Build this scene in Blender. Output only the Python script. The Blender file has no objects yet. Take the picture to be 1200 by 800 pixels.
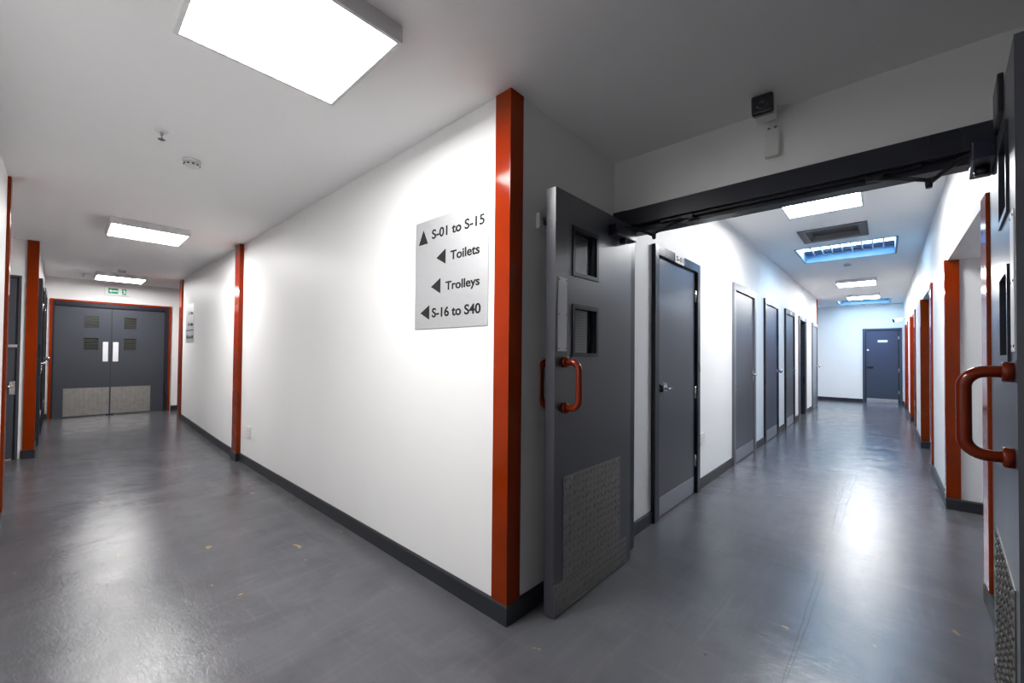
import bpy, bmesh, math, random
from mathutils import Vector, Matrix
random.seed(7)
PI = math.pi
scene = bpy.context.scene
COL = scene.collection

# ------------------------------------------------------------------ measures
HL, HR = 2.506, 2.756          # ceiling of lobby and passage, ceiling of corridor
D = 1.008                      # lintel wall, front face
DB = D + 0.11                  # lintel wall, back face
W = 1.695                      # corridor right wall
YE = 13.9                      # corridor end wall
XE = -9.1                      # passage end wall
XM = -7.90                     # far end of the centre wall
YL = -1.615                    # passage left wall
YN = -1.69                     # wall at the near left, behind the camera

def hf(x, y=-0.5):             # the old floor rises a little down the left passage
    if x > -4.3: return 0.0
    t = min(1.0, (-4.3 - x) / 4.3)
    return 0.1 * t * t * (3 - 2 * t)

# ------------------------------------------------------------------ materials
def mat(name):
    m = bpy.data.materials.new(name); m.use_nodes = True
    nt = m.node_tree
    return m, nt, nt.nodes['Principled BSDF']

def node(nt, kind, **kw):
    n = nt.nodes.new(kind)
    for k, v in kw.items():
        if k in n.inputs: n.inputs[k].default_value = v
        else: setattr(n, k, v)
    return n

def coords(nt, scale=(1, 1, 1)):
    g = nt.nodes.new('ShaderNodeNewGeometry')
    mp = nt.nodes.new('ShaderNodeMapping'); mp.inputs['Scale'].default_value = scale
    nt.links.new(g.outputs['Position'], mp.inputs['Vector'])
    return mp.outputs['Vector']

def noise(nt, vec, scale, detail=4, rough=0.55, dist=0.0):
    n = nt.nodes.new('ShaderNodeTexNoise')
    n.inputs['Scale'].default_value = scale; n.inputs['Detail'].default_value = detail
    n.inputs['Roughness'].default_value = rough; n.inputs['Distortion'].default_value = dist
    nt.links.new(vec, n.inputs['Vector'])
    return n.outputs['Fac']

def ramp(nt, fac, stops):
    r = nt.nodes.new('ShaderNodeValToRGB')
    els = r.color_ramp.elements
    while len(els) < len(stops): els.new(0.5)
    for e, (p, c) in zip(els, stops):
        e.position = p
        e.color = (c, c, c, 1) if not isinstance(c, tuple) else (*c, 1)
    nt.links.new(fac, r.inputs['Fac'])
    return r.outputs['Color']

def mix(nt, a, b, fac, mode='MIX'):
    m = nt.nodes.new('ShaderNodeMix'); m.data_type = 'RGBA'; m.blend_type = mode
    for sock, v in ((m.inputs[6], a), (m.inputs[7], b), (m.inputs[0], fac)):
        if hasattr(v, 'links'): nt.links.new(v, sock)
        elif isinstance(v, tuple): sock.default_value = (*v, 1)
        else: sock.default_value = v
    return m.outputs[2]

def bump(nt, h, strength, dist=0.01, normal=None):
    b = nt.nodes.new('ShaderNodeBump')
    b.inputs['Strength'].default_value = strength; b.inputs['Distance'].default_value = dist
    nt.links.new(h, b.inputs['Height'])
    if normal: nt.links.new(normal, b.inputs['Normal'])
    return b.outputs['Normal']

def painted(name, col, rough=0.4, var=0.12, bumps=0.05, scale=6, spec=0.5, streak=True):
    m, nt, p = mat(name)
    v = coords(nt)
    n = noise(nt, v, scale, 2, 0.4)
    dark = tuple(c * (1 - var) for c in col); light = tuple(min(1, c * (1 + var)) for c in col)
    c = ramp(nt, n, [(0.3, dark), (0.7, light)])
    nt.links.new(c, p.inputs['Base Color'])
    r = ramp(nt, noise(nt, coords(nt, (1, 1, 0.25)) if streak else v, scale * 1.3, 2, 0.4), [(0.25, max(0, rough - 0.02)), (0.75, rough + 0.03)])
    nt.links.new(r, p.inputs['Roughness'])
    p.inputs['Specular IOR Level'].default_value = spec
    if bumps: nt.links.new(bump(nt, noise(nt, v, 40, 2, 0.4), bumps, 0.003), p.inputs['Normal'])
    return m

def mat_wall():
    m, nt, p = mat('white_wall_paint')
    v = coords(nt)
    base = ramp(nt, noise(nt, v, 1.1, 5), [(0.25, (0.82, 0.82, 0.818)), (0.75, (0.86, 0.86, 0.858))])
    # faint scuffs and trolley marks
    sc = noise(nt, coords(nt, (2.5, 2.5, 11)), 2.2, 6, 0.7, 0.6)
    scm = ramp(nt, sc, [(0.70, 0.0), (0.76, 0.16)])
    col = mix(nt, base, (0.5, 0.49, 0.48), scm)
    nt.links.new(col, p.inputs['Base Color'])
    p.inputs['Roughness'].default_value = 0.48
    p.inputs['Specular IOR Level'].default_value = 0.35
    nt.links.new(bump(nt, noise(nt, v, 34, 4), 0.10, 0.005), p.inputs['Normal'])
    return m

def mat_ceiling():
    m, nt, p = mat('ceiling_paint')
    v = coords(nt)
    c = ramp(nt, noise(nt, v, 0.9, 5), [(0.25, (0.89, 0.89, 0.895)), (0.75, (0.92, 0.92, 0.92))])
    nt.links.new(c, p.inputs['Base Color'])
    p.inputs['Roughness'].default_value = 0.75
    p.inputs['Specular IOR Level'].default_value = 0.2
    nt.links.new(bump(nt, noise(nt, v, 9, 4), 0.08, 0.01), p.inputs['Normal'])
    return m

TRACKS = [(0.984, -0.001, 0), (0.986, 0.016, 0)]
def mat_floor():
    m, nt, p = mat('grey_floor_paint')
    v = coords(nt)
    big = noise(nt, v, 0.8, 4, 0.55, 0.3)
    col = ramp(nt, big, [(0.28, (0.092, 0.095, 0.110)), (0.5, (0.110, 0.112, 0.126)), (0.74, (0.130, 0.131, 0.142))])
    mid = noise(nt, v, 3.0, 4, 0.55, 0.5)
    col = mix(nt, col, (0.070, 0.072, 0.084), ramp(nt, mid, [(0.46, 0.0), (0.72, 0.55)]))
    # scuffs
    sx = noise(nt, coords(nt, (9, 1.0, 1)), 2.0, 5, 0.62, 0.8)
    col = mix(nt, col, (0.16, 0.16, 0.168), ramp(nt, sx, [(0.52, 0.0), (0.80, 0.30)]))
    sy = noise(nt, coords(nt, (1.0, 9, 1)), 1.7, 5, 0.62, 0.8)
    col = mix(nt, col, (0.16, 0.155, 0.15), ramp(nt, sy, [(0.52, 0.0), (0.80, 0.30)]))
    # chips through to bare screed
    ch = noise(nt, v, 7.5, 3, 0.5, 0.4)
    chm = ramp(nt, ch, [(0.722, 0.0), (0.738, 0.65)])
    col = mix(nt, col, (0.30, 0.22, 0.10), chm)
    # small dark specks
    vo = nt.nodes.new('ShaderNodeTexVoronoi'); vo.inputs['Scale'].default_value = 2.6
    nt.links.new(v, vo.inputs['Vector'])
    spk = ramp(nt, vo.outputs['Distance'], [(0.016, 0.85), (0.028, 0.0)])
    col = mix(nt, col, (0.03, 0.03, 0.032), spk)
    # two long dark trolley tracks down the corridor
    sep = nt.nodes.new('ShaderNodeSeparateXYZ'); nt.links.new(v, sep.inputs[0])
    wob = noise(nt, v, 1.6, 2, 0.5)
    for (x_at0, slope, off) in TRACKS:
        a = node(nt, 'ShaderNodeMath', operation='MULTIPLY_ADD'); a.inputs[1].default_value = slope; a.inputs[2].default_value = x_at0
        nt.links.new(sep.outputs[1], a.inputs[0])
        b = node(nt, 'ShaderNodeMath', operation='MULTIPLY_ADD'); b.inputs[1].default_value = 0.05; nt.links.new(wob, b.inputs[0]); nt.links.new(a.outputs[0], b.inputs[2])
        c = node(nt, 'ShaderNodeMath', operation='SUBTRACT'); nt.links.new(sep.outputs[0], c.inputs[0]); nt.links.new(b.outputs[0], c.inputs[1])
        d = node(nt, 'ShaderNodeMath', operation='ABSOLUTE'); nt.links.new(c.outputs[0], d.inputs[0])
        col = mix(nt, col, (0.045, 0.045, 0.052), ramp(nt, d.outputs[0], [(0.0015, 0.45), (0.004, 0.0)]))
    nt.links.new(col, p.inputs['Base Color'])
    r = ramp(nt, noise(nt, v, 5.0, 7, 0.68, 0.6), [(0.32, 0.14), (0.68, 0.27)])
    nt.links.new(r, p.inputs['Roughness'])
    p.inputs['Specular IOR Level'].default_value = 0.5
    b1 = bump(nt, noise(nt, v, 4.5, 5, 0.55, 0.3), 0.17, 0.010)
    b2 = bump(nt, noise(nt, coords(nt, (1, 1.8, 1)), 26, 5, 0.65, 0.8), 0.24, 0.004, b1)
    b25 = bump(nt, noise(nt, coords(nt, (1, 3.0, 1)), 48, 5, 0.7, 1.2), 0.17, 0.003, b2)
    b3 = bump(nt, noise(nt, v, 150, 2, 0.5), 0.05, 0.002, b25)
    nt.links.new(b3, p.inputs['Normal'])
    return m

def mat_metal(name, col, rough, var=0.08, streak=(1, 1, 1)):
    m, nt, p = mat(name)
    v = coords(nt, streak)
    c = ramp(nt, noise(nt, v, 16, 4), [(0.3, tuple(x * (1 - var) for x in col)), (0.7, tuple(min(1, x * (1 + var)) for x in col))])
    nt.links.new(c, p.inputs['Base Color'])
    p.inputs['Metallic'].default_value = 1.0
    r = ramp(nt, noise(nt, v, 26, 4), [(0.3, rough - 0.06), (0.7, rough + 0.08)])
    nt.links.new(r, p.inputs['Roughness'])
    return m

def mat_emit(name, col, strength, fade=True):
    m, nt, p = mat(name)
    v = coords(nt)
    c = ramp(nt, noise(nt, v, 3, 2), [(0.2, tuple(x * 0.985 for x in col)), (0.8, col)])
    p.inputs['Base Color'].default_value = (0.8, 0.8, 0.8, 1)
    nt.links.new(c, p.inputs['Emission Color'])
    p.inputs['Emission Strength'].default_value = strength
    return m

def mat_glass(name, tint=(0.86, 0.9, 0.9), lines=False):
    m = bpy.data.materials.new(name); m.use_nodes = True
    nt = m.node_tree; nt.nodes.clear()
    out = nt.nodes.new('ShaderNodeOutputMaterial')
    tr = nt.nodes.new('ShaderNodeBsdfTransparent'); tr.inputs['Color'].default_value = (*tint, 1)
    gl = nt.nodes.new('ShaderNodeBsdfGlossy'); gl.inputs['Roughness'].default_value = 0.03
    gl.inputs['Color'].default_value = (0.9, 0.9, 0.9, 1)
    fr = nt.nodes.new('ShaderNodeFresnel'); fr.inputs['IOR'].default_value = 2.2
    mx = nt.nodes.new('ShaderNodeMixShader')
    gm = nt.nodes.new('ShaderNodeNewGeometry')
    inv = node(nt, 'ShaderNodeMath', operation='SUBTRACT'); inv.inputs[0].default_value = 1.0; nt.links.new(gm.outputs['Backfacing'], inv.inputs[1])
    ml = node(nt, 'ShaderNodeMath', operation='MULTIPLY'); nt.links.new(fr.outputs[0], ml.inputs[0]); nt.links.new(inv.outputs[0], ml.inputs[1])
    nt.links.new(ml.outputs[0], mx.inputs[0]); nt.links.new(tr.outputs[0], mx.inputs[1]); nt.links.new(gl.outputs[0], mx.inputs[2])
    res = mx.outputs[0]
    if lines:                                   # wire laid in the fire glass
        wv = nt.nodes.new('ShaderNodeTexWave'); wv.bands_direction = 'Z'; wv.wave_profile = 'SIN'
        wv.inputs['Scale'].default_value = 22; wv.inputs['Distortion'].default_value = 0
        nt.links.new(coords(nt), wv.inputs['Vector'])
        k = ramp(nt, wv.outputs['Fac'], [(0.86, 0.0), (0.93, 0.25)])
        df = nt.nodes.new('ShaderNodeBsdfDiffuse'); df.inputs['Color'].default_value = (0.22, 0.23, 0.23, 1)
        m2 = nt.nodes.new('ShaderNodeMixShader')
        nt.links.new(k, m2.inputs[0]); nt.links.new(res, m2.inputs[1]); nt.links.new(df.outputs[0], m2.inputs[2])
        res = m2.outputs[0]
    nt.links.new(res, out.inputs['Surface'])
    return m

def mat_blind():
    m, nt, p = mat('louvred_glass')
    wv = nt.nodes.new('ShaderNodeTexWave'); wv.bands_direction = 'Z'
    wv.inputs['Scale'].default_value = 9; wv.inputs['Distortion'].default_value = 0.3
    nt.links.new(coords(nt), wv.inputs['Vector'])
    c = ramp(nt, wv.outputs['Fac'], [(0.3, (0.010, 0.011, 0.010)), (0.8, (0.062, 0.064, 0.055))])
    nt.links.new(c, p.inputs['Base Color'])
    p.inputs['Roughness'].default_value = 0.18
    return m

M = {
    'wall': mat_wall(), 'ceiling': mat_ceiling(), 'floor': mat_floor(),
    'red': painted('rust_red_gloss_paint', (0.245, 0.0240, 0.0010), 0.13, 0.08, 0.03, 4, 0.18),
    'grip': painted('dark_red_handle_enamel', (0.150, 0.0125, 0.0015), 0.12, 0.06, 0.0, 8, 0.35),
    'base': painted('dark_grey_skirting_paint', (0.024, 0.026, 0.034), 0.38, 0.06, 0.04, 5, 0.4),
    'door': painted('blue_grey_door_paint', (0.058, 0.065, 0.082), 0.30, 0.03, 0.0, 1, 0.5),
    'door_near': painted('dark_slate_door_paint', (0.056, 0.059, 0.075), 0.30, 0.03, 0.0, 1, 0.8),
    'door_far': painted('steel_blue_door_paint', (0.050, 0.070, 0.115), 0.36, 0.03, 0.0, 1, 0.4),
    'frame': painted('dark_frame_paint', (0.022, 0.024, 0.034), 0.28, 0.06, 0.0, 3, 0.36),
    'framelight': painted('grey_frame_paint', (0.17, 0.178, 0.195), 0.30, 0.05, 0.02, 3, 0.5),
    'dark': painted('black_metal', (0.010, 0.010, 0.014), 0.35, 0.1, 0.0, 12, 0.35),
    'navy': painted('navy_closer_paint', (0.010, 0.012, 0.028), 0.3, 0.1, 0.0, 12, 0.4),
    'alu': mat_metal('brushed_aluminium', (0.50, 0.51, 0.53), 0.42, 0.03, (1, 1, 8)),
    'tread': mat_metal('tread_plate_aluminium', (0.52, 0.51, 0.49), 0.36, 0.08),
    'tread_near': mat_metal('dark_tread_plate', (0.27, 0.26, 0.245), 0.40, 0.06),  # darker metal tone for the near plates
    'steel': mat_metal('satin_steel', (0.62, 0.62, 0.63), 0.25),
    'sign': mat_metal('silver_sign_face', (0.62, 0.63, 0.65), 0.5, 0.02, (1, 1, 6)),
    'plate': painted('pale_grey_push_plate', (0.74, 0.74, 0.77), 0.35, 0.03, 0.0, 10),
    'plastic': painted('white_plastic', (0.74, 0.74, 0.73), 0.35, 0.03, 0.0, 10),
    'housing': painted('white_light_housing', (0.72, 0.72, 0.73), 0.4, 0.03, 0.0, 10),
    'ink': painted('black_sign_lettering', (0.012, 0.012, 0.013), 0.5, 0.1, 0.0, 10, 0.3),
    'green': painted('emergency_green', (0.012, 0.30, 0.17), 0.4, 0.05, 0.0, 10, 0.3),
    'white': painted('sign_white', (0.80, 0.80, 0.80), 0.4, 0.02, 0.0, 10),
    'lens': painted('black_camera_glass', (0.010, 0.010, 0.014), 0.08, 0.1, 0.0, 10),
    'hatch': painted('grey_hatch_paint', (0.105, 0.11, 0.118), 0.4, 0.05, 0.0, 8),
    'hatchdark': painted('dark_grey_hatch_panel', (0.032, 0.034, 0.040), 0.45, 0.05, 0.0, 8),
    'shaft': painted('daylight_tinted_lining', (0.50, 0.70, 0.92), 0.5, 0.03, 0.0, 5),  # white lining with the blue of daylight painted into its colour
    'light': mat_emit('light_diffuser', (1.0, 0.985, 0.965), 46.0),
    'lightcool': mat_emit('cool_light_diffuser', (0.965, 0.98, 1.0), 62.0),
    'sky': mat_emit('skylight_daylight', (0.44, 0.68, 1.0), 26.0),
    'glass': mat_glass('clear_glass'), 'wired': mat_glass('wired_fire_glass', (0.8, 0.84, 0.83), True),
    'blind': mat_blind(),
    'room': painted('room_gloom_paint', (0.02, 0.02, 0.024), 0.7, 0.1, 0.0, 4, 0.2),  # unlit gloom painted into the room walls and the open leaf
}

# ------------------------------------------------------------------ mesh helpers
class MB:
    def __init__(s): s.bm = bmesh.new(); s.mats = []; s.cur = 0
    def use(s, m):
        if m not in s.mats: s.mats.append(m)
        s.cur = s.mats.index(m); return s
    def _face(s, vs, smooth=False):
        try: f = s.bm.faces.new(vs)
        except ValueError: return None
        f.material_index = s.cur; f.smooth = smooth
        return f
    def box(s, x0, x1, y0, y1, z0, z1, bev=0.0, seg=2, mtx=None):
        if x1 < x0: x0, x1 = x1, x0
        if y1 < y0: y0, y1 = y1, y0
        if z1 < z0: z0, z1 = z1, z0
        t = bmesh.new()
        bmesh.ops.create_cube(t, size=1)
        for v in t.verts:
            v.co = Vector(((x0 + x1) / 2 + v.co.x * (x1 - x0), (y0 + y1) / 2 + v.co.y * (y1 - y0), (z0 + z1) / 2 + v.co.z * (z1 - z0)))
        if bev > 0:
            bmesh.ops.bevel(t, geom=t.edges[:], offset=bev, segments=seg, profile=0.6, affect='EDGES', clamp_overlap=True)
        s._merge(t, mtx); return s
    def _merge(s, t, mtx=None, smooth=False):
        mp = {}
        for v in t.verts: mp[v] = s.bm.verts.new(mtx @ v.co if mtx else v.co)
        for f in t.faces: s._face([mp[v] for v in f.verts], smooth or f.smooth)
        t.free()
    def prism(s, pts, axis, a0, a1):
        """polygon pts (2D) extruded along axis: 'x' -> pts are (y,z); 'y' -> (x,z); 'z' -> (x,y)"""
        def P(p, a):
            return {'x': (a, p[0], p[1]), 'y': (p[0], a, p[1]), 'z': (p[0], p[1], a)}[axis]
        A = [s.bm.verts.new(P(p, a0)) for p in pts]; B = [s.bm.verts.new(P(p, a1)) for p in pts]
        s._face(A[::-1]); s._face(B)
        n = len(pts)
        for i in range(n): s._face([A[i], A[(i + 1) % n], B[(i + 1) % n], B[i]])
        return s
    def lathe(s, prof, origin=(0, 0, 0), axis=(0, 0, 1), seg=28, cap=True):
        """prof: (radius, height) along axis"""
        q = Vector((0, 0, 1)).rotation_difference(Vector(axis).normalized()).to_matrix()
        o = Vector(origin); rings = []
        for r, h in prof:
            rings.append([s.bm.verts.new(o + q @ Vector((r * math.cos(2 * PI * k / seg), r * math.sin(2 * PI * k / seg), h))) for k in range(seg)])
        for a, b in zip(rings, rings[1:]):
            for k in range(seg): s._face([a[k], a[(k + 1) % seg], b[(k + 1) % seg], b[k]], True)
        if cap: s._face(rings[0][::-1]); s._face(rings[-1])
        return s
    def tube(s, pts, r, seg=16):
        pts = [Vector(p) for p in pts]; rings = []
        up = None
        for i, p in enumerate(pts):
            d = (pts[min(i + 1, len(pts) - 1)] - pts[max(i - 1, 0)]).normalized()
            if up is None:
                up = d.orthogonal().normalized()
            up = (up - d * up.dot(d)).normalized(); sd = d.cross(up)
            rings.append([s.bm.verts.new(p + r * (math.cos(2 * PI * k / seg) * up + math.sin(2 * PI * k / seg) * sd)) for k in range(seg)])
        for a, b in zip(rings, rings[1:]):
            for k in range(seg): s._face([a[k], a[(k + 1) % seg], b[(k + 1) % seg], b[k]], True)
        s._face(rings[0][::-1]); s._face(rings[-1])
        return s
    def grid_slab(s, us, ws, solid, t0, t1, mapf):
        """sheet of rectangular cells with openings; mapf(u, w, t) -> xyz"""
        cache = {}
        def V(u, w, t):
            k = (round(u, 5), round(w, 5), t)
            if k not in cache: cache[k] = s.bm.verts.new(mapf(u, w, t))
            return cache[k]
        nu, nw = len(us) - 1, len(ws) - 1
        sol = lambda i, j: 0 <= i < nu and 0 <= j < nw and solid(i, j)
        for i in range(nu):
            for j in range(nw):
                if not sol(i, j): continue
                a, b, c, d = us[i], us[i + 1], ws[j], ws[j + 1]
                s._face([V(a, c, t0), V(b, c, t0), V(b, d, t0), V(a, d, t0)])
                s._face([V(a, d, t1), V(b, d, t1), V(b, c, t1), V(a, c, t1)])
                if not sol(i - 1, j): s._face([V(a, c, t1), V(a, c, t0), V(a, d, t0), V(a, d, t1)])
                if not sol(i + 1, j): s._face([V(b, c, t0), V(b, c, t1), V(b, d, t1), V(b, d, t0)])
                if not sol(i, j - 1): s._face([V(a, c, t0), V(a, c, t1), V(b, c, t1), V(b, c, t0)])
                if not sol(i, j + 1): s._face([V(a, d, t1), V(a, d, t0), V(b, d, t0), V(b, d, t1)])
        return s
    def tread(s, x0, x1, z0, z1, y, n, pitch=0.036, t=0.003, hh=0.0038):
        """aluminium tread plate: thin sheet plus raised lozenges in a basket weave; n = outward y direction"""
        s.box(x0, x1, min(y, y + n * t), max(y, y + n * t), z0, z1)
        yb = y + n * t
        nx = max(1, int((x1 - x0) / pitch)); nz = max(1, int((z1 - z0) / pitch))
        px, pz = (x1 - x0) / nx, (z1 - z0) / nz
        L, B = pitch * 0.43, pitch * 0.15
        for i in range(nx):
            for j in range(nz):
                cx, cz = x0 + (i + .5) * px, z0 + (j + .5) * pz
                a = PI / 4 if (i + j) % 2 else -PI / 4
                ca, sa = math.cos(a), math.sin(a)
                def q(u, v, h): return s.bm.verts.new((cx + u * ca - v * sa, yb + n * h, cz + u * sa + v * ca))
                A = [q(-L, 0, 0), q(0, -B, 0), q(L, 0, 0), q(0, B, 0)]
                T = [q(-L * .6, 0, hh * 0.8), q(0, 0, hh), q(L * .6, 0, hh * 0.8)]
                for f in ([A[0], A[1], T[1], T[0]], [A[1], A[2], T[2], T[1]], [A[2], A[3], T[1], T[2]], [A[3], A[0], T[0], T[1]]):
                    s._face(f)
        return s
    def build(s, name, m=None, parent=None, loc=None, kind=None):
        bmesh.ops.recalc_face_normals(s.bm, faces=s.bm.faces[:])
        me = bpy.data.meshes.new(name); s.bm.to_mesh(me); s.bm.free()
        for k in (s.mats or [m]): me.materials.append(M[k])
        o = bpy.data.objects.new(name, me); COL.objects.link(o)
        if parent is not None: o.parent = parent
        if loc is not None: o.location = loc
        if kind: o['kind'] = kind
        return o

def tag(o, label, cat=None, group=None, kind=None):
    o['label'] = label
    if cat: o['category'] = cat
    if group: o['group'] = group
    if kind: o['kind'] = kind
    return o

def empty(name, loc=(0, 0, 0), rz=0.0):
    o = bpy.data.objects.new(name, None); COL.objects.link(o)
    o.empty_display_size = 0.1; o.location = loc; o.rotation_euler = (0, 0, rz)
    return o

def struct(name, mb, m, label, cat):
    return tag(mb.build(name, m), label, cat, kind='structure')

def copy_tree(src):
    r = src.copy(); COL.objects.link(r)
    for ch in list(src.children):
        c = ch.copy(); COL.objects.link(c); c.parent = r
        for g in list(ch.children):
            d = g.copy(); COL.objects.link(d); d.parent = c
    return r

def text_geo(mb, txt, x0, x1, z0, z1, y, n=-1, bold=0.02, depth=0.0012, flip=False):
    """lettering fitted to a rectangle in the local XZ plane, facing local n*Y"""
    cu = bpy.data.curves.new('lettering', 'FONT'); cu.body = txt; cu.offset = bold; cu.extrude = 0.02; cu.resolution_u = 5
    o = bpy.data.objects.new('lettering', cu); COL.objects.link(o)
    dg = bpy.context.evaluated_depsgraph_get()
    me = bpy.data.meshes.new_from_object(o.evaluated_get(dg))
    bpy.data.objects.remove(o); bpy.data.curves.remove(cu)
    xs = [v.co.x for v in me.vertices]; ys = [v.co.y for v in me.vertices]; zs = [v.co.z for v in me.vertices]
    ax, bx, ay, by = min(xs), max(xs), min(ys), max(ys); az, bz = min(zs), max(zs)
    vs = []
    for v in me.vertices:
        u = (v.co.x - ax) / (bx - ax); w = (v.co.y - ay) / (by - ay); d = (v.co.z - az) / (bz - az)
        vs.append(mb.bm.verts.new((x0 + u * (x1 - x0), y + n * d * depth, z0 + w * (z1 - z0))))
    for f in me.polygons: mb._face([vs[i] for i in f.vertices])
    bpy.data.meshes.remove(me)
    return mb

# ------------------------------------------------------------------ floor and ceilings
def build_floor():
    mb = MB()
    xs = [6.1] + [round(-4.3 - 0.4 * k, 3) for k in range(0, 13)]
    xs = sorted(xs)
    xs[0] = -9.3
    ys = [-3.2, 2.2, 14.1]
    top = [[mb.bm.verts.new((x, y, hf(x))) for y in ys] for x in xs]
    for i in range(len(xs) - 1):
        for j in range(len(ys) - 1):
            mb._face([top[i][j], top[i + 1][j], top[i + 1][j + 1], top[i][j + 1]])
    low = [[mb.bm.verts.new((x, y, -0.15)) for y in (ys[0], ys[-1])] for x in (xs[0], xs[-1])]
    mb._face([low[0][0], low[0][1], low[1][1], low[1][0]])
    return struct('floor', mb, 'floor', 'glossy grey painted concrete floor with scratches and small chips', 'floor')
build_floor()

mb = MB(); mb.box(-9.3, 6.1, -3.2, D + 0.05, HL, HL + 0.35); mb.box(-9.3, XM, D + 0.05, 2.2, HL, HL + 0.35)
struct('ceiling', mb, 'ceiling', 'plain off-white lower ceiling over the left passage and the corner', 'ceiling')

HAT = (0.530, 1.167, 4.50, 5.15)
SKY1 = (0.375, 1.425, 5.49, 6.56)
SKY2 = (0.365, 1.427, 12.50, 13.585)
mb = MB()
us = sorted({-2.2, 3.0, HAT[0], HAT[1], SKY1[0], SKY1[1], SKY2[0], SKY2[1]})
ws = sorted({DB - 0.02, YE + 0.12, HAT[2], HAT[3], SKY1[2], SKY1[3], SKY2[2], SKY2[3]})
def sol(i, j):
    cu, cw = (us[i] + us[i + 1]) / 2, (ws[j] + ws[j + 1]) / 2
    return not any(a < cu < b and c < cw < d for a, b, c, d in (HAT, SKY1, SKY2))
mb.grid_slab(us, ws, sol, HR, HR + 0.1, lambda u, w, t: (u, w, t))
struct('ceiling_corridor', mb, 'ceiling', 'white higher ceiling of the right corridor with skylights let in', 'ceiling')

# ------------------------------------------------------------------ walls
def wall(name, boxes, label):
    mb = MB()
    for b in boxes: mb.box(*b)
    return struct(name, mb, 'wall', label, 'wall')

ZT = 2.86
DO5 = (8.74, 9.66)                                           # the open doorway
wall('wall_centre', [(XM, 0, 0, 0.12, -0.1, ZT)], 'long white wall carrying the large silver direction sign')
wall('wall_corridor_left', [(-0.12, 0, 0.12, DO5[0], -0.1, ZT), (-0.12, 0, DO5[0], DO5[1], 2.03, ZT), (-0.12, 0, DO5[1], 11.78, -0.1, ZT)],
     'white wall left of the right corridor, lined with grey doors')
wall('wall_lintel', [(0, 6.1, D, DB, 2.165, ZT), (1.705, 6.1, D, DB, -0.1, 2.165)], 'shaded white wall over the wide open doorway')
OPEN = [(1.83, 3.60), (5.17, 6.74), (8.53, 9.97), (11.50, 12.66)]
bx = []; y = DB
for a, b in OPEN: bx.append((W, 2.9, y, a, -0.1, 2.075)); y = b
bx.append((W, 2.9, y, YE, -0.1, 2.075)); bx.append((W, 2.9, DB, YE, 2.075, ZT)); bx.append((2.9, 3.0, DB, YE, -0.1, ZT))
wall('wall_corridor_right', bx, 'white wall right of the right corridor with four recessed openings')
wall('wall_corridor_end', [(-2.2, 3.0, YE, YE + 0.12, -0.1, ZT)], 'white end wall of the right corridor with one blue-grey door')
wall('wall_side_lobby', [(-2.2, -2.1, 11.66, YE, -0.1, ZT), (-2.2, -0.12, 11.66, 11.78, -0.1, ZT)], 'white walls of the side opening at the corridor end')
wall('wall_passage_end', [(XE - 0.12, XE, -3.1, 2.1, -0.1, HL + 0.1)], 'white end wall of the left passage around the double doors')
wall('wall_passage_left', [(XE, -5.9, -3.1, YL, -0.1, HL + 0.1)], 'white left wall of the passage beyond the recess')
wall('wall_left', [(-3.38, 6.1, -3.1, YN, -0.1, HL + 0.1)], 'white wall at the near left edge')
wall('wall_alcove', [(-5.9, -3.38, -3.2, -3.1, -0.1, HL + 0.1)], 'white back wall of the left recess')
wall('wall_passage_right', [(XE, -7.6, 2.1, 2.2, -0.1, HL + 0.1), (XM, XM + 0.1, 0.12, 2.1, -0.1, HL + 0.1)], 'white walls of the side opening near the double doors')
wall('wall_right', [(6.0, 6.1, YN, D, -0.1, HL + 0.1)], 'white wall right of the open doorway')  # unseen wall, set far out to cut bounce light in the lobby
mb = MB()
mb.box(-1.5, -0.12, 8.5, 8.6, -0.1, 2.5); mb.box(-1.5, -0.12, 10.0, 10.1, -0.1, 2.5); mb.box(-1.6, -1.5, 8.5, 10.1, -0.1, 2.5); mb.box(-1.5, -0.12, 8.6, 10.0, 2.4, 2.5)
struct('wall_dark_room', mb, 'room', 'room painted dark for its unlit gloom, seen through the open doorway in the corridor', 'wall')

# ------------------------------------------------------------------ baseboards
BH = 0.092
def skirting(name, paths, label, h=BH, t=0.014):
    """paths: polylines (x,y) on the wall face with the room on the left hand side of travel"""
    mb = MB()
    for path in paths:
        pts = []
        for (ax, ay), (bx_, by_) in zip(path, path[1:]):
            L = math.hypot(bx_ - ax, by_ - ay); n = max(1, int(L / 0.5)) if min(ax, bx_) < -4.3 else 1
            for k in range(n): pts.append((ax + (bx_ - ax) * k / n, ay + (by_ - ay) * k / n))
        pts.append(path[-1])
        P = [Vector(p) for p in pts]; off = []
        for i, p in enumerate(P):
            ns = []
            if i > 0: d = (P[i] - P[i - 1]).normalized(); ns.append(Vector((-d.y, d.x)))
            if i < len(P) - 1: d = (P[i + 1] - P[i]).normalized(); ns.append(Vector((-d.y, d.x)))
            if len(ns) == 2 and ns[0].dot(ns[1]) < 0.99: off.append(p + (ns[0] + ns[1]) * t)
            else: off.append(p + ns[0] * t)
        rows = []
        for p, q in zip(P, off):
            z = hf(p.x)
            c = q + (p - q) * 0.35
            rows.append([mb.bm.verts.new((p.x, p.y, z - 0.03)), mb.bm.verts.new((q.x, q.y, z - 0.03)), mb.bm.verts.new((q.x, q.y, z + h - 0.008)), mb.bm.verts.new((c.x, c.y, z + h)), mb.bm.verts.new((p.x, p.y, z + h))])
        for a, b in zip(rows, rows[1:]):
            for k in range(4): mb._face([a[k], a[k + 1], b[k + 1], b[k]])
        for r in (rows[0], rows[-1]): mb._face(r)
    return struct(name, mb, 'base', label, 'skirting board')

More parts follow.
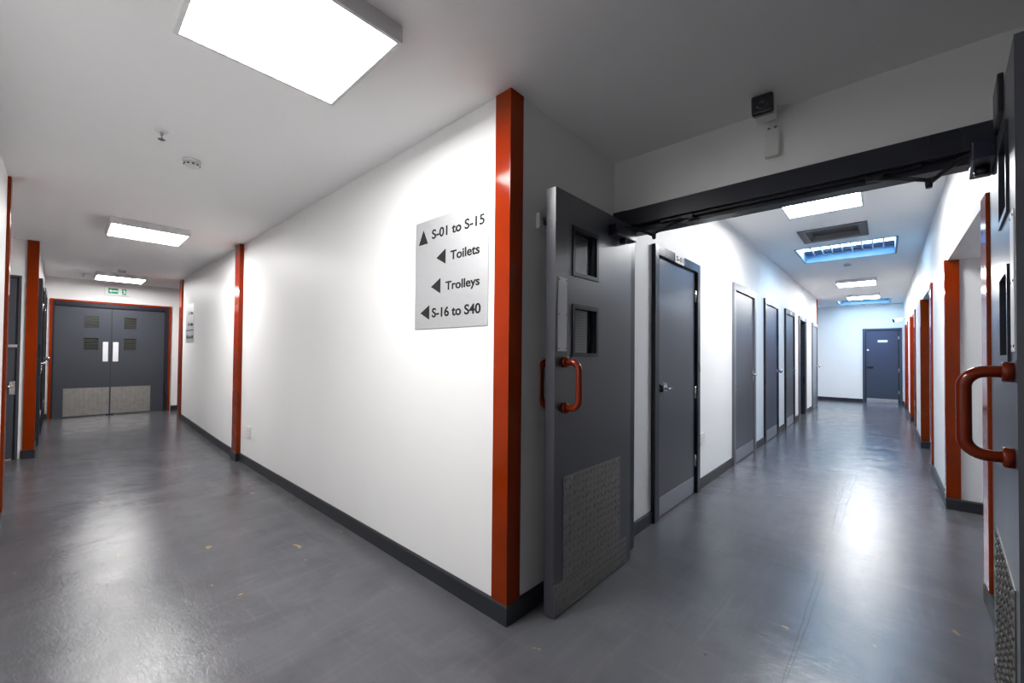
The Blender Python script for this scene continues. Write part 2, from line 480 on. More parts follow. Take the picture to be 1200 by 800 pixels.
D1, D2, D3, D4, D5, D6 = (1.585, 2.600), (3.790, 4.870), (5.46, 6.47), (7.13, 8.11), (8.69, 9.71), (10.76, 11.72)
skirting('baseboard_centre', [[(0, D - 0.03), (0, 0), (-4.19, 0)], [(-4.40, 0), (XM + 0.20, 0)]], 'dark grey skirting board along the long white wall and round its corner')
skirting('baseboard_corridor_left', [[(0, b), (0, a)] for a, b in ((DB, D1[0]), (D1[1], D2[0]), (D2[1], D3[0]), (D3[1], D4[0]), (D4[1], D5[0]), (D5[1], D6[0]))],
         'dark grey skirting board between the doors of the right corridor')
pr = []; y = DB
for a, b in OPEN:
    pr.append([(W, y), (W, a)] if y == DB else [(2.9, y), (W + 0.0, y), (W, a)]); y = b
pr.append([(2.9, y), (W, y), (W, YE)])
skirting('baseboard_corridor_right', pr, 'dark grey skirting board stepping in and out of the recesses on the right', t=0.02)
skirting('baseboard_corridor_end', [[(1.69, YE), (1.657, YE)], [(0.843, YE), (-2.1, YE)]], 'dark grey skirting board beside the end door of the corridor')
skirting('baseboard_passage_end', [[(XE, 2.0), (XE, 0.05)], [(XE, -1.56), (XE, YL)]], 'dark grey skirting board beside the double doors')
skirting('baseboard_passage_left', [[(-6.48, YL), (-5.9, YL), (-5.9, -1.70)], [(-7.93, YL), (-7.58, YL)], [(XE, YL), (-8.93, YL)]], 'dark grey skirting board along the left of the passage', t=0.016)
skirting('baseboard_left', [[(-3.38, -3.05), (-3.38, YN), (6.0, YN)]], 'dark grey skirting board along the near left wall')

# ------------------------------------------------------------------ red posts (steel columns boxed in)
def post(name, b, label, plinth=0.0, z0=None, z1=None):
    """b = x0,x1,y0,y1"""
    x0, x1, y0, y1 = b
    zb = hf((x0 + x1) / 2)
    r = empty(name, ((x0 + x1) / 2, (y0 + y1) / 2, zb))
    ox, oy = r.location.x, r.location.y
    mb = MB(); mb.box(x0 - ox, x1 - ox, y0 - oy, y1 - oy, (z0 if z0 is not None else BH) - 0.0, z1 - zb, 0.003)
    mb.build('post', 'red', r)
    if plinth:
        mb = MB(); mb.box(x0 - ox - plinth, x1 - ox + plinth, y0 - oy - plinth, y1 - oy + plinth, 0.0, BH + 0.004, 0.003); mb.build('plinth', 'base', r)
    return tag(r, label, 'post', 'rust-red posts', 'structure')
post('trim_1', (-0.090, 0.010, -0.010, 0.084), 'tall rust-red corner post right of the large silver direction sign', z1=HL)
post('trim_2', (-4.395, -4.20, -0.042, 0.06), 'rust-red post halfway along the long white wall, with grey plinth', 0.010, z1=HL)
post('trim_3', (XM - 0.01, XM + 0.20, -0.026, 0.10), 'rust-red post at the far end of the long white wall', z0=-0.01, z1=HL)
post('trim_4', (XE, XE + 0.07, 0.215, 0.30), 'rust-red post right of the double doors', z0=0.0, z1=2.40)
post('trim_5', (-5.92, -5.87, -1.688, -1.598), 'wide rust-red post facing the viewer at the far left, with grey plinth', 0.006, z1=HL)
post('trim_6', (-3.46, -3.36, -1.75, -1.672), 'narrow rust-red post cut by the left edge of the picture', z1=HL)
nm = ['first', 'second', 'third', 'last']
k = 7
for i, (a, b) in enumerate(OPEN):
    ya = (1.70, 5.0, 8.25, 11.3)[i]
    post('trim_%d' % k, (W - 0.016, W + 0.05, ya, a + 0.012), 'thin rust-red post at the near side of the %s recess on the right' % nm[i], z1=2.085)
    post('trim_%d' % (k + 1), (W - 0.018, W + 0.068, b - 0.016, b + 0.06), 'broad rust-red post at the far side of the %s recess on the right' % nm[i], z1=2.082)
    k += 2
post('trim_15', (-0.09, 0.02, 11.74, 11.80), 'thin rust-red post at the far end of the corridor left wall', z0=0.0, z1=HR)

# ------------------------------------------------------------------ generic corridor doors
def lever(mb, x, z, y, d=1, L=0.12):
    """lever handle on a back plate, standing off towards -Y; d = direction of the lever along X"""
    mb.box(x - 0.021, x + 0.021, y - 0.008, y, z - 0.075, z + 0.075, 0.003)
    mb.lathe([(0.012, 0), (0.012, 0.045)], (x, y, z + 0.02), (0, -1, 0), 14)
    mb.tube([(x, y - 0.045, z + 0.02), (x + d * 0.03, y - 0.047, z + 0.02), (x + d * L, y - 0.045, z + 0.02)], 0.0085, 12)

def hinge(mb, x, z, y):
    mb.box(x - 0.012, x + 0.012, y - 0.006, y, z - 0.05, z + 0.05, 0.001)
    mb.lathe([(0.007, -0.055), (0.007, 0.055)], (x, y - 0.007, z), (0, 0, 1), 10)

def simple_door(n, loc, rz, w, h, label, hand=1, fm='frame', dm='door', kick=0.16, jamb=0.075, head=0.085, plate=None, lock='lever', fx=0.03, leaf=True, gap=0.018):
    """local X along the wall, room towards -Y; hand=1: hinges at x=w side"""
    r = empty('door_%d' % n, loc, rz)
    tag(r, label, 'door', None, 'structure')
    mb = MB()
    mb.box(0, jamb, -fx, 0.0, 0, h, 0.003); mb.box(w - jamb, w, -fx, 0.0, 0, h, 0.003); mb.box(jamb - .002, w - jamb + .002, -fx, 0.0, h - head, h, 0.003)
    fr = mb.build('frame', fm, r)
    if plate is not None:
        mb = MB(); mb.use('white').box(plate[0], plate[1], -fx - 0.005, -fx + 0.002, plate[2], plate[3], 0.0015)
        if len(plate) > 4:
            mb.use('ink'); text_geo(mb, plate[4], plate[0] + 0.022, plate[1] - 0.02, plate[2] + 0.018, plate[3] - 0.018, -fx - 0.005, -1, 0.025)
        tag(mb.build('number_plate', parent=fr), 'white door number plate')
    if not leaf: return r
    a, b, t = jamb + gap, w - jamb - gap, h - head - 0.016
    mb = MB(); mb.box(jamb, a + 0.004, -0.005, 0, 0, h - head); mb.box(b - 0.004, w - jamb, -0.005, 0, 0, h - head); mb.box(a + .004, b - .004, -0.005, 0, t - 0.004, h - head)  # dark strips painting the shade in the gap around the leaf
    tag(mb.build('gap_shade', 'dark', fr), 'dark strip painting the shade of the gap around the leaf')
    mb = MB(); mb.box(a, b, -0.012, 0.0, 0.012, t, 0.0015)
    lf = mb.build('leaf', dm, r)
    if kick:
        mb = MB(); mb.box(a + 0.008, b - 0.008, -0.0145, -0.011, 0.016, kick, 0.0006)
        tag(mb.build('kick_plate', 'alu', lf), 'brushed aluminium kick plate')
    hx = a + 0.055 if hand == 1 else b - 0.055
    dd = 1 if hand == 1 else -1
    if lock == 'lever':
        mb = MB(); lever(mb, hx, 1.0, -0.012, dd); mb.build('door_handle', 'steel', lf)
    elif lock == 'latch':
        mb = MB()
        mb.box(hx - 0.055, hx + 0.015, -0.05, -0.012, 0.975, 1.035, 0.004); mb.box(hx + 0.02, hx + 0.055, -0.03, -0.012, 0.97, 1.04, 0.003)
        mb.tube([(hx - 0.02, -0.05, 1.0), (hx - 0.02, -0.07, 1.0), (hx + 0.05, -0.07, 1.0)], 0.007, 10)
        mb.build('door_latch', 'steel', lf)
    elif lock == 'knob':
        mb = MB(); mb.lathe([(0.03, 0), (0.03, 0.006), (0.012, 0.01), (0.012, 0.035), (0.03, 0.045), (0.034, 0.06), (0.026, 0.075), (0.006, 0.08)], (hx + 0.03 * -dd, -0.012, 1.03), (0, -1, 0), 18)
        mb.build('door_knob', 'steel', lf)
    sx = b + gap * 0.45 if hand == 1 else a - gap * 0.45
    for hz in (0.3, 0.92, 1.80):
        mb = MB(); hinge(mb, sx, hz, -0.012); mb.build('hinge', 'steel', lf)
    return r

R90 = PI / 2
def cl(d): return (0, d[0], 0)
simple_door(3, cl(D1), R90, D1[1] - D1[0], 2.10, 'near dark grey corridor door marked S-01, with aluminium kick plate', 1, 'frame', 'door_near', 0.16, 0.070, 0.075, (0.378, 0.581, 2.022, 2.098, 'S-01'), 'latch', 0.032, gap=0.048)
simple_door(4, cl(D2), R90, D2[1] - D2[0], 2.115, 'wide pale grey framed corridor door, next beyond the one marked S-01', -1, 'framelight', 'door', 0.16, 0.07, 0.085, (0.47, 0.66, 2.045, 2.10), 'lever', 0.028)
simple_door(5, cl(D3), R90, D3[1] - D3[0], 2.112, 'third blue-grey corridor door on the left, with a round knob', -1, 'frame', 'door_far', 0.17, 0.07, 0.08, (0.40, 0.60, 2.04, 2.098), 'knob', 0.028)
simple_door(6, cl(D4), R90, D4[1] - D4[0], 2.112, 'fourth grey corridor door on the left, just before the open doorway', -1, 'frame', 'door', 0.17, 0.07, 0.09, (0.42, 0.60, 2.03, 2.09), 'lever', 0.028)
od = simple_door(7, cl(D5), R90, D5[1] - D5[0], 2.105, 'dark open doorway among the left doors of the corridor', -1, 'framelight', 'door', 0, 0.06, 0.08, (0.42, 0.60, 2.035, 2.092), None, 0.03, leaf=False)
mb = MB(); mb.box(D5[1] - D5[0] - 0.11, D5[1] - D5[0] - 0.066, 0.13, 0.90, 0.012, 2.02, 0.002)
lf = mb.build('leaf', 'room', od)
mb = MB(); w5 = D5[1] - D5[0]
mb.box(0.045, 0.062, -0.004, 0.125, 0, 2.03); mb.box(w5 - 0.062, w5 - 0.045, -0.004, 0.125, 0, 2.03); mb.box(0.062, w5 - 0.062, -0.004, 0.125, 2.018, 2.032)
tag(mb.build('lining', 'frame', od), 'dark door lining'); tag(lf, 'dark door leaf swung open into the room')
mb = MB(); mb.box(D5[1] - D5[0] - 0.135, D5[1] - D5[0] - 0.108, 0.14, 0.80, 1.125, 1.185, 0.004); mb.build('push_bar', 'steel', lf)
simple_door(8, cl(D6), R90, D6[1] - D6[0], 2.10, 'last pale grey door on the left, beside the thin red corner post', -1, 'framelight', 'framelight', 0, 0.06, 0.08, (0.40, 0.58, 2.035, 2.09), 'knob', 0.028)

# blue-grey door in the corridor's end wall
dr = simple_door(9, (0.845, YE, 0), 0, 0.81, 2.08, 'blue-grey door with white name plate in the corridor end wall', 1, 'door_far', 'door_far', 0.13, 0.055, 0.05, None, None, 0.05)
lf = [c for c in dr.children if c.name.startswith('leaf')][0]
mb = MB(); mb.box(0.318, 0.522, -0.017, -0.012, 1.69, 1.752, 0.001); tag(mb.build('name_plate', 'white', lf), 'small white name plate')
mb = MB(); mb.box(0.09, 0.225, -0.03, -0.012, 0.955, 1.025, 0.006); mb.lathe([(0.022, 0), (0.022, 0.05), (0.012, 0.06)], (0.115, -0.028, 0.99), (0, -1, 0), 14); mb.build('door_latch', 'dark', lf)
mb = MB(); mb.lathe([(0.026, 0), (0.026, 0.008), (0.016, 0.016)], (0.112, -0.012, 1.477), (0, -1, 0), 18); tag(mb.build('lock_cylinder', 'white', lf), 'small pale round lock')

# doors of the left passage
simple_door(10, (-6.50, YL, hf(-6.9)), PI, 1.06, 2.09, 'dark grey door edge-on just behind the wide red post at far left', 1, 'frame', 'door', 0, 0.07, 0.08, None, 'lever', 0.035)
simple_door(11, (-7.96, YL, hf(-8.4)), PI, 0.95, 2.09, 'dark grey door edge-on nearest the double doors at far left', 1, 'frame', 'door', 0, 0.07, 0.08, None, 'knob', 0.035)
dr = simple_door(12, (-5.9, -2.62, hf(-5.9)), R90, 0.898, 2.06, 'grey door with steel lever handle in the left recess', -1, 'door', 'door', 0, 0.02, 0.02, None, None, 0.018)
lf = [c for c in dr.children if c.name.startswith('leaf')][0]
mb = MB(); lever(mb, 0.85, 0.80, -0.012, -1, 0.11); mb.build('door_handle', 'steel', lf)
mb = MB(); mb.box(0.80, 0.878, -0.03, -0.012, 1.25, 1.285, 0.003); mb.lathe([(0.016, 0), (0.016, 0.05)], (0.79, -0.012, 1.262), (0, -1, 0), 12); mb.build('door_bolt', 'steel', lf)

# double doors at the end of the passage: local X = world Y, origin on the wall face
zf = hf(XE)
dd0 = -1.555
fr = empty('trim_16', (XE, dd0, zf), R90); tag(fr, 'rust-red and grey frame around the double doors', 'door frame', None, 'structure')
WD, HD = 1.585, 2.035
mb = MB(); t = 0.034
mb.box(0, t, -0.03, 0.0, BH if False else 0.0, HD, 0.003); mb.box(WD - t, WD, -0.03, 0, 0, HD, 0.003); mb.box(t - .002, WD - t + .002, -0.03, 0, HD - t, HD, 0.003)
tag(mb.build('outer_trim', 'red', fr), 'rust-red outer trim')
mb = MB(); mb.box(t, t + 0.02, -0.022, 0, 0, HD - t); mb.box(WD - t - 0.062, WD - t, -0.022, 0, 0, HD - t); mb.box(t + .02, WD - t - .062, -0.022, 0, HD - t - 0.03, HD - t)
mb.box(0.70, 0.80, -0.003, 0, 0, HD - t - 0.03)  # dark backing painting the shade between the two leaves
tag(mb.build('inner_frame', 'frame', fr), 'grey inner frame')
mb = MB(); mb.box(t + 0.03, WD - t - 0.075, -0.05, -0.02, HD - t - 0.075, HD - t - 0.028, 0.004)
tag(mb.build('closer_track', 'navy', fr), 'dark closer track across the head')
def far_leaf(n, u0, u1, wins, plate, kick, label):
    r = empty('door_%d' % n, (XE, dd0, zf), R90); tag(r, label, 'door', None, 'structure')
    zs = sorted({0.006, HD - t - 0.034, 1.166, 1.396, 1.556, 1.786})
    usn = [u0, wins[0], wins[1], u1]
    mb = MB(); mb.grid_slab(usn, zs, lambda i, j: not (i == 1 and j in (1, 3)), -0.016, 0.0, lambda u, w, q: (u, q, w))
    lf = mb.build('leaf', 'door', r)
    for a, b in ((1.166, 1.396), (1.556, 1.786)):
        mb = MB(); f = 0.013
        mb.grid_slab([wins[0] - .004, wins[0] + f, wins[1] - f, wins[1] + .004], [a - .004, a + f, b - f, b + .004], lambda i, j: not (i == 1 and j == 1), -0.022, -0.01, lambda u, w, q: (u, q, w))
        wf = mb.build('window_frame', 'door', lf)
        mb = MB(); mb.box(wins[0], wins[1], -0.008, -0.003, a, b); mb.build('pane', 'blind', lf)
    mb = MB(); mb.box(plate[0], plate[1], -0.019, -0.0155, 0.966, 1.316, 0.001); tag(mb.build('push_plate', 'plate', lf), 'pale push plate')
    mb = MB(); mb.tread(kick[0], kick[1], 0.022, 0.503, -0.0155, -1, 0.055, 0.003, 0.010); tag(mb.build('kick_plate', 'tread', lf), 'ribbed tread-plate kick plate')
far_leaf(13, t + 0.022, 0.749, (0.392, 0.600), (0.644, 0.712), (0.175, 0.738), 'left leaf of the grey double doors at the passage end')
far_leaf(14, 0.755, WD - t - 0.064, (0.904, 1.098), (0.774, 0.846), (0.758, 1.301), 'right leaf of the grey double doors at the passage end')

# ------------------------------------------------------------------ wide doorway: frame and the two open leaves
mb = MB()
mb.box(0.0, 0.088, D - 0.022, DB + 0.006, 0, 2.175, 0.003)
mb.box(1.622, 1.712, D - 0.022, DB + 0.006, 0, 2.16, 0.003)
fr = empty('trim_17', (0.85, D, 0)); tag(fr, 'dark frame of the wide open doorway, beam across the top', 'door frame', None, 'structure')
for v in mb.bm.verts: v.co -= Vector((0.85, D, 0))
mb.build('jambs', 'frame', fr)
mb = MB()
mb.box(-0.762, 0.772, -0.022, 0.05, 2.072, 2.172, 0.003)      # face of the head
mb.box(-0.762, 0.772, 0.035, 0.116, 2.036, 2.172, 0.003)      # door stop
mb.box(-0.762, 0.772, 0.116, 0.122, 2.036, 2.16)
mb.build('head', 'frame', fr)
mb = MB(); mb.box(-0.55, 0.57, 0.004, 0.034, 2.058, 2.072, 0.001); tag(mb.build('closer_track', 'dark', fr), 'black closer track under the head')

def d_handle(u, z0, z1, y, n, off=0.088, r=0.0155):
    """D pull handle with bolted roses, standing n*off from the face at y"""
    mb = MB()
    yb = y + n * off; c = 0.042
    pts = [(u, y, z0)]
    for k in range(0, 9):
        a = k / 8 * PI / 2; pts.append((u, yb - n * c + n * c * math.sin(a), z0 + c - c * math.cos(a)))
    for k in range(0, 9):
        a = k / 8 * PI / 2; pts.append((u, yb - n * c + n * c * math.cos(a), z1 - c + c * math.sin(a)))
    pts.append((u, y, z1))
    mb.tube(pts, r, 18)
    for z in (z0, z1):
        mb.lathe([(0.027, 0), (0.027, 0.018), (0.024, 0.021), (0.016, 0.021)], (u, y, z), (0, n, 0), 20)
    return mb

def big_leaf(n, loc, rz, s, label):
    """local X runs from hinge to free edge, s = the side (local Y sign) that faces the corridor"""
    r = empty('door_%d' % n, loc, rz); tag(r, label, 'door', None, 'structure')
    T = 0.0275; LW = 0.790
    ws_ = (0.402, 0.640)
    zb = [0.006, 1.248, 1.505, 1.660, 1.902, 2.062]
    mb = MB(); mb.grid_slab([0.0, ws_[0], ws_[1], LW], zb, lambda i, j: not (i == 1 and j in (1, 3)), -T, T, lambda u, w, q: (u, q, w))
    lf = mb.build('leaf', 'door_near', r)
    for a, b, gm in ((1.248, 1.505, 'wired'), (1.660, 1.902, 'glass')):
        mb = MB(); f = 0.014
        for q0, q1 in ((-T - 0.006, -T + 0.012), (T - 0.012, T + 0.006)):
            mb.grid_slab([ws_[0] - .006, ws_[0] + f, ws_[1] - f, ws_[1] + .006], [a - .006, a + f, b - f, b + .006], lambda i, j: not (i == 1 and j == 1), q0, q1, lambda u, w, q: (u, q, w))
        mb.build('window_bead', 'frame', lf)
        mb = MB(); mb.box(ws_[0], ws_[1], -0.003, 0.003, a, b); mb.build('window_pane', gm, lf)
    y = s * T
    mb = MB(); mb.use('plate').box(0.694, 0.768, min(y, y + s * .003), max(y, y + s * .003), 1.270, 1.632, 0.001)
    mb.use('ink')
    for u in (0.702, 0.760):
        for z in (1.284, 1.45, 1.618): mb.lathe([(0.0035, 0), (0.0035, 0.0012)], (u, y + s * .003, z), (0, s, 0), 8)
    tag(mb.build('push_plate', parent=lf), 'pale grey screwed push plate')
    mb = MB(); mb.tread(0.135, 0.714, 0.158, 0.655, y, s, 0.038, 0.003, 0.0046); tag(mb.build('kick_plate', 'tread_near', lf), 'ribbed tread-plate kick plate')
    mb = MB(); mb.tread(0.052, 0.788, 0.008, 0.156, y, s, 0.030, 0.005); tag(mb.build('bottom_plate', 'tread_near', lf), 'scuffed tread-plate strip along the bottom')
    d_handle(0.715, 0.994, 1.217, y, s).build('pull_handle', 'grip', lf)
    d_handle(0.715, 0.994, 1.217, -y, -s).build('pull_handle', 'grip', lf)
    # overhead closer with its folding arm
    mb = MB(); mb.box(0.045, 0.285, min(y, y + s * .058), max(y, y + s * .058), 1.935, 1.998, 0.006)
    cb = mb.build('closer', 'navy', lf); tag(cb, 'dark overhead door closer')
    mb = MB(); mb.lathe([(0.020, 0), (0.020, 0.022), (0.012, 0.026)], (0.165, y + s * .029, 1.935), (0, 0, -1), 16)
    mb.build('closer_spindle', 'dark', lf)
    el = Vector((0.045, y + s * 0.165, 1.958)); sh = Vector((-0.03, y + s * 0.335, 2.045))
    mb = MB()
    mb.tube([(0.165, y + s * 0.029, 1.998), (0.165, y + s * 0.029, 2.008), (0.12, y + s * 0.08, 2.000), el], 0.009, 8)
    mb.lathe([(0.010, -0.020), (0.012, 0.0), (0.011, 0.018)], el, (0, 0, 1), 14)
    mb.tube([el + Vector((0, 0, 0.012)), (el + sh) / 2 + Vector((0, 0, 0.012)), sh], 0.008, 8)
    mb.box(sh.x - 0.012, sh.x + 0.02, sh.y - 0.03, sh.y + 0.03, sh.z - 0.006, sh.z + 0.014, 0.002)
    mb.build('closer_arm', 'dark', lf)
    for hz in (0.25, 1.05, 1.86):
        mb = MB(); mb.lathe([(0.009, -0.05), (0.009, 0.05)], (-0.004, -y - s * 0.006, hz), (0, 0, 1), 12); mb.box(0.0, 0.03, -y - s * 0.003, -y, hz - 0.05, hz + 0.05)
        mb.build('hinge', 'steel', lf)
    return r, lf
big_leaf(1, (0.110, 0.966, 0), -R90, 1, 'open dark grey door leaf beside the corner post, red handle and tread plate')
rt, rlf = big_leaf(2, (1.632, 0.966, 0), -R90 - math.radians(4.47), -1, 'open dark grey door leaf cut by the right edge, red handle')
# hold-open block near the top of the right leaf
mb = MB(); mb.box(0.36, 0.52, -0.040, -0.0265, 1.985, 2.10, 0.004); mb.box(0.30, 0.362, -0.036, -0.0265, 1.99, 2.085, 0.003); tag(mb.build('holder_block', 'dark', rlf), 'black hold-open block')

# ------------------------------------------------------------------ direction signs
def arrow(mb, pts, y): mb.prism(pts, 'y', y - 0.0012, y)
def direction_sign(loc, lines, label, rule=False):
    r = empty('direction_sign', loc); tag(r, label, 'sign', 'silver direction signs')
    mb = MB(); mb.box(0, 0.617, -0.004, 0, 0, 0.624, 0.0012); mb.build('panel', 'sign', r)
    for (tri, txt, x0, x1, z0, z1) in lines:
        mb = MB(); arrow(mb, tri, -0.004); mb.build('arrow', 'ink', r)
        mb = MB(); text_geo(mb, txt, x0, x1, z0, z1, -0.004, -1, 0.022); mb.build('lettering', 'ink', r)
    if rule:
        mb = MB(); mb.box(0.03, 0.6, -0.0055, -0.004, 0.192, 0.204); mb.build('ruled_line', 'ink', r)
    return r
SX, SZ = 0.755, 1.394
L1 = [([(0.035, 0.490), (0.122, 0.490), (0.079, 0.572)], 'S-01 to S-15', 0.160, 0.590, 0.506, 0.560),
      ([(0.204, 0.393), (0.284, 0.351), (0.284, 0.433)], 'Toilets', 0.326, 0.556, 0.364, 0.414),
      ([(0.157, 0.236), (0.241, 0.193), (0.241, 0.277)], 'Trolleys', 0.287, 0.558, 0.190, 0.252),
      ([(0.059, 0.092), (0.142, 0.052), (0.142, 0.134)], 'S-16 to S40', 0.168, 0.567, 0.062, 0.116)]
direction_sign((-SX, -0.0005, SZ), L1, 'large silver direction sign with black lettering beside the corner post')
L2 = [([(0.204, 0.478), (0.284, 0.436), (0.284, 0.518)], 'Toilets', 0.326, 0.556, 0.450, 0.502),
      ([(0.157, 0.300), (0.241, 0.257), (0.241, 0.341)], 'Trolleys', 0.287, 0.558, 0.256, 0.320),
      ([(0.059, 0.092), (0.142, 0.052), (0.142, 0.134)], 'S-16 to S40', 0.168, 0.567, 0.062, 0.116)]
direction_sign((-7.42, -0.0005, 1.405), L2, 'small-looking distant silver direction sign beside the far red post', True)

# ------------------------------------------------------------------ ceiling panel lights
def make_light(side, h):
    r = empty('ceiling_light')
    mb = MB(); a = side / 2
    f = 0.016
    mb.grid_slab([-a, -a + f, a - f, a], [-a, -a + f, a - f, a], lambda i, j: not (i == 1 and j == 1), -h, -h + 0.012, lambda u, w, q: (u, w, q))
    mb.box(-a, -a + 0.006, -a, a, -h + 0.012, 0); mb.box(a - 0.006, a, -a, a, -h + 0.012, 0)
    mb.box(-a + .006, a - .006, -a, -a + 0.006, -h + 0.012, 0); mb.box(-a + .006, a - .006, a - 0.006, a, -h + 0.012, 0)
    tag(mb.build('housing', 'housing', r), 'white square housing')
    mb = MB(); mb.box(-a + f - .002, a - f + .002, -a + f - .002, a - f + .002, -h + 0.002, -h + 0.009)
    d = mb.build('diffuser', 'light', r); tag(d, 'glowing white diffuser')
    return r
proto = make_light(0.60, 0.066)
LIGHTS = [(-0.362, -0.848, HL, 'large lit square ceiling panel nearest the viewer, top left', 0),
          (-4.30, -0.83, HL, 'lit ceiling panel halfway down the left passage', 0),
          (-8.10, -0.77, HL, 'lit ceiling panel in front of the double doors', 0),
          (0.865, 3.36, HR, 'lit ceiling panel just past the dark door head in the right corridor', 1),
          (0.90, 9.02, HR, 'lit ceiling panel beyond the barred skylight in the right corridor', 1),
          (0.93, 11.50, HR, 'farthest lit ceiling panel, in front of the plain skylight', 1)]
for i, (x, y, z, lab, cool) in enumerate(LIGHTS):
    o = proto if i == 0 else copy_tree(proto)
    o.location = (x, y, z)
    tag(o, lab, 'ceiling light', 'square ceiling panel lights')
    if cool:
        for ch in o.children:
            if ch.name.startswith('diffuser'):
                ch.data = ch.data.copy(); ch.data.materials[0] = M['lightcool']

# ------------------------------------------------------------------ skylights and hatch
def skylight(n, b, label):
    x0, x1, y0, y1 = b; cx, cy = (x0 + x1) / 2, (y0 + y1) / 2
    r = empty('window_%d' % n, (cx, cy, HR)); tag(r, label, 'skylight', None, 'structure')
    a, c = (x1 - x0) / 2, (y1 - y0) / 2; Ht = 0.34
    mb = MB()
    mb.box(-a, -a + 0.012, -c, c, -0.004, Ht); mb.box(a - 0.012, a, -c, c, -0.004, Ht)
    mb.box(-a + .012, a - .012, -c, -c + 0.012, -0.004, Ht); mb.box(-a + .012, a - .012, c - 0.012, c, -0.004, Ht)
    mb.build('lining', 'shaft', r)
    mb = MB(); f = 0.02
    mb.grid_slab([-a - .012, -a + .004, a - .004, a + .012], [-c - .012, -c + .004, c - .004, c + .012], lambda i, j: not (i == 1 and j == 1), -0.008, -0.002, lambda u, w, q: (u, w, q))
    mb.build('rim', 'framelight', r)
    mb = MB(); mb.box(-a + .012, a - .012, -c + .012, c - .30, 0.121, 0.131); mb.build('sky_panel', 'sky', r)
    mb = MB(); mb.box(-a + .012, a - .012, c - 0.30, c - 0.012, 0.118, 0.21); tag(mb.build('dark_beam', 'dark', r), 'dark beam behind the glazing')
    for k in range(1, 9):
        u = -a + 0.012 + (2 * a - 0.024) * k / 9
        mb = MB(); mb.box(u - 0.008, u + 0.008, -c + .012, c - .012, 0.088, 0.108); mb.build('glazing_bar', 'plate', r)
    mb = MB(); mb.box(-a + .012, a - .012, -c + .012, c - .012, 0.109, 0.113); mb.build('pane', 'glass', r)
skylight(1, SKY1, 'barred skylight with lining tinted blue for daylight in the corridor ceiling')
skylight(2, SKY2, 'distant skylight with lining tinted blue for daylight near the corridor end wall')

x0, x1, y0, y1 = HAT; cx, cy = (x0 + x1) / 2, (y0 + y1) / 2
r = empty('ceiling_hatch', (cx, cy, HR)); tag(r, 'grey framed recessed ceiling hatch between light panel and barred skylight', 'hatch')
a, c = (x1 - x0) / 2, (y1 - y0) / 2
mb = MB(); f = 0.075
o4 = [(-a, -c), (a, -c), (a, c), (-a, c)]; i4 = [(-a + f, -c + f), (a - f, -c + f), (a - f, c - f), (-a + f, c - f)]; k4 = [(u * 0.86, w * 0.86) for u, w in i4]
def ring(pp, z): return [mb.bm.verts.new((u, w, z)) for u, w in pp]
R0, R1, R2, R3 = ring(o4, 0.01), ring(o4, -0.014), ring(i4, -0.014), ring(k4, 0.055)
R4 = ring(o4, 0.055)
for A, B in ((R0, R1), (R1, R2), (R2, R3), (R3, R4), (R4, R0)):
    for q in range(4): mb._face([A[q], A[(q + 1) % 4], B[(q + 1) % 4], B[q]])
mb.build('hatch_frame', 'hatch', r)
mb = MB(); mb.box(-a + f, a - f, -c + f, c - f, 0.045, 0.060); mb.build('hatch_panel', 'hatchdark', r)

# ------------------------------------------------------------------ small ceiling fittings
def smoke():
    r = empty('smoke_detector')
    mb = MB(); mb.lathe([(0.050, 0), (0.050, -0.010), (0.047, -0.014)], seg=32); mb.build('base', 'plastic', r)
    mb = MB(); mb.lathe([(0.040, -0.014), (0.044, -0.024), (0.040, -0.036), (0.028, -0.044), (0.006, -0.046)], seg=32)
    h = mb.build('head', 'plastic', r)
    mb = MB()
    for k in range(10):
        an = 2 * PI * k / 10
        mb.box(0.036, 0.0445, -0.006, 0.006, -0.033, -0.026, mtx=Matrix.Rotation(an, 4, 'Z'))
    mb.build('vents', 'dark', h)
    return r
sp = smoke()
for i, (x, y, z, lab) in enumerate([(-2.062, -0.853, HL, 'round white smoke detector on the ceiling near the left panel light'), (-7.42, -0.80, HL, 'tiny smoke detector behind the farthest passage light'),
                                    (0.868, 7.03, HR, 'smoke detector just beyond the barred skylight'), (0.872, 13.74, HR, 'smoke detector between the plain skylight and the end wall')]):
    o = sp if i == 0 else copy_tree(sp)
    o.location = (x, y, z); tag(o, lab, 'smoke detector', 'ceiling smoke detectors')
def sprinkler():
    r = empty('sprinkler_head')
    mb = MB(); mb.lathe([(0.030, 0), (0.029, -0.004), (0.016, -0.008), (0.010, -0.008)], seg=20); mb.build('escutcheon', 'plastic', r)
    mb = MB(); mb.lathe([(0.009, -0.006), (0.009, -0.02), (0.006, -0.022)], seg=12)
    for s in (-1, 1): mb.tube([(s * 0.007, 0, -0.018), (s * 0.014, 0, -0.028), (s * 0.006, 0, -0.046)], 0.0022, 6)
    mb.build('frame_arms', 'steel', r)
    mb = MB(); mb.lathe([(0.0025, -0.02), (0.0025, -0.044)], seg=8); tag(mb.build('glass_bulb', 'dark', r), 'thin dark bulb')
    mb = MB(); mb.lathe([(0.018, -0.046), (0.018, -0.048)], seg=16); mb.build('deflector', 'steel', r)
    return r
sk = sprinkler()
for i, (x, y, z, lab) in enumerate([(-1.741, -1.044, HL, 'small sprinkler head on the ceiling left of the near light'), (-8.33, -1.194, HL, 'tiny sprinkler head on the ceiling left of the farthest passage light')]):
    o = sk if i == 0 else copy_tree(sk)
    o.location = (x, y, z); tag(o, lab, 'sprinkler', 'ceiling sprinkler heads')

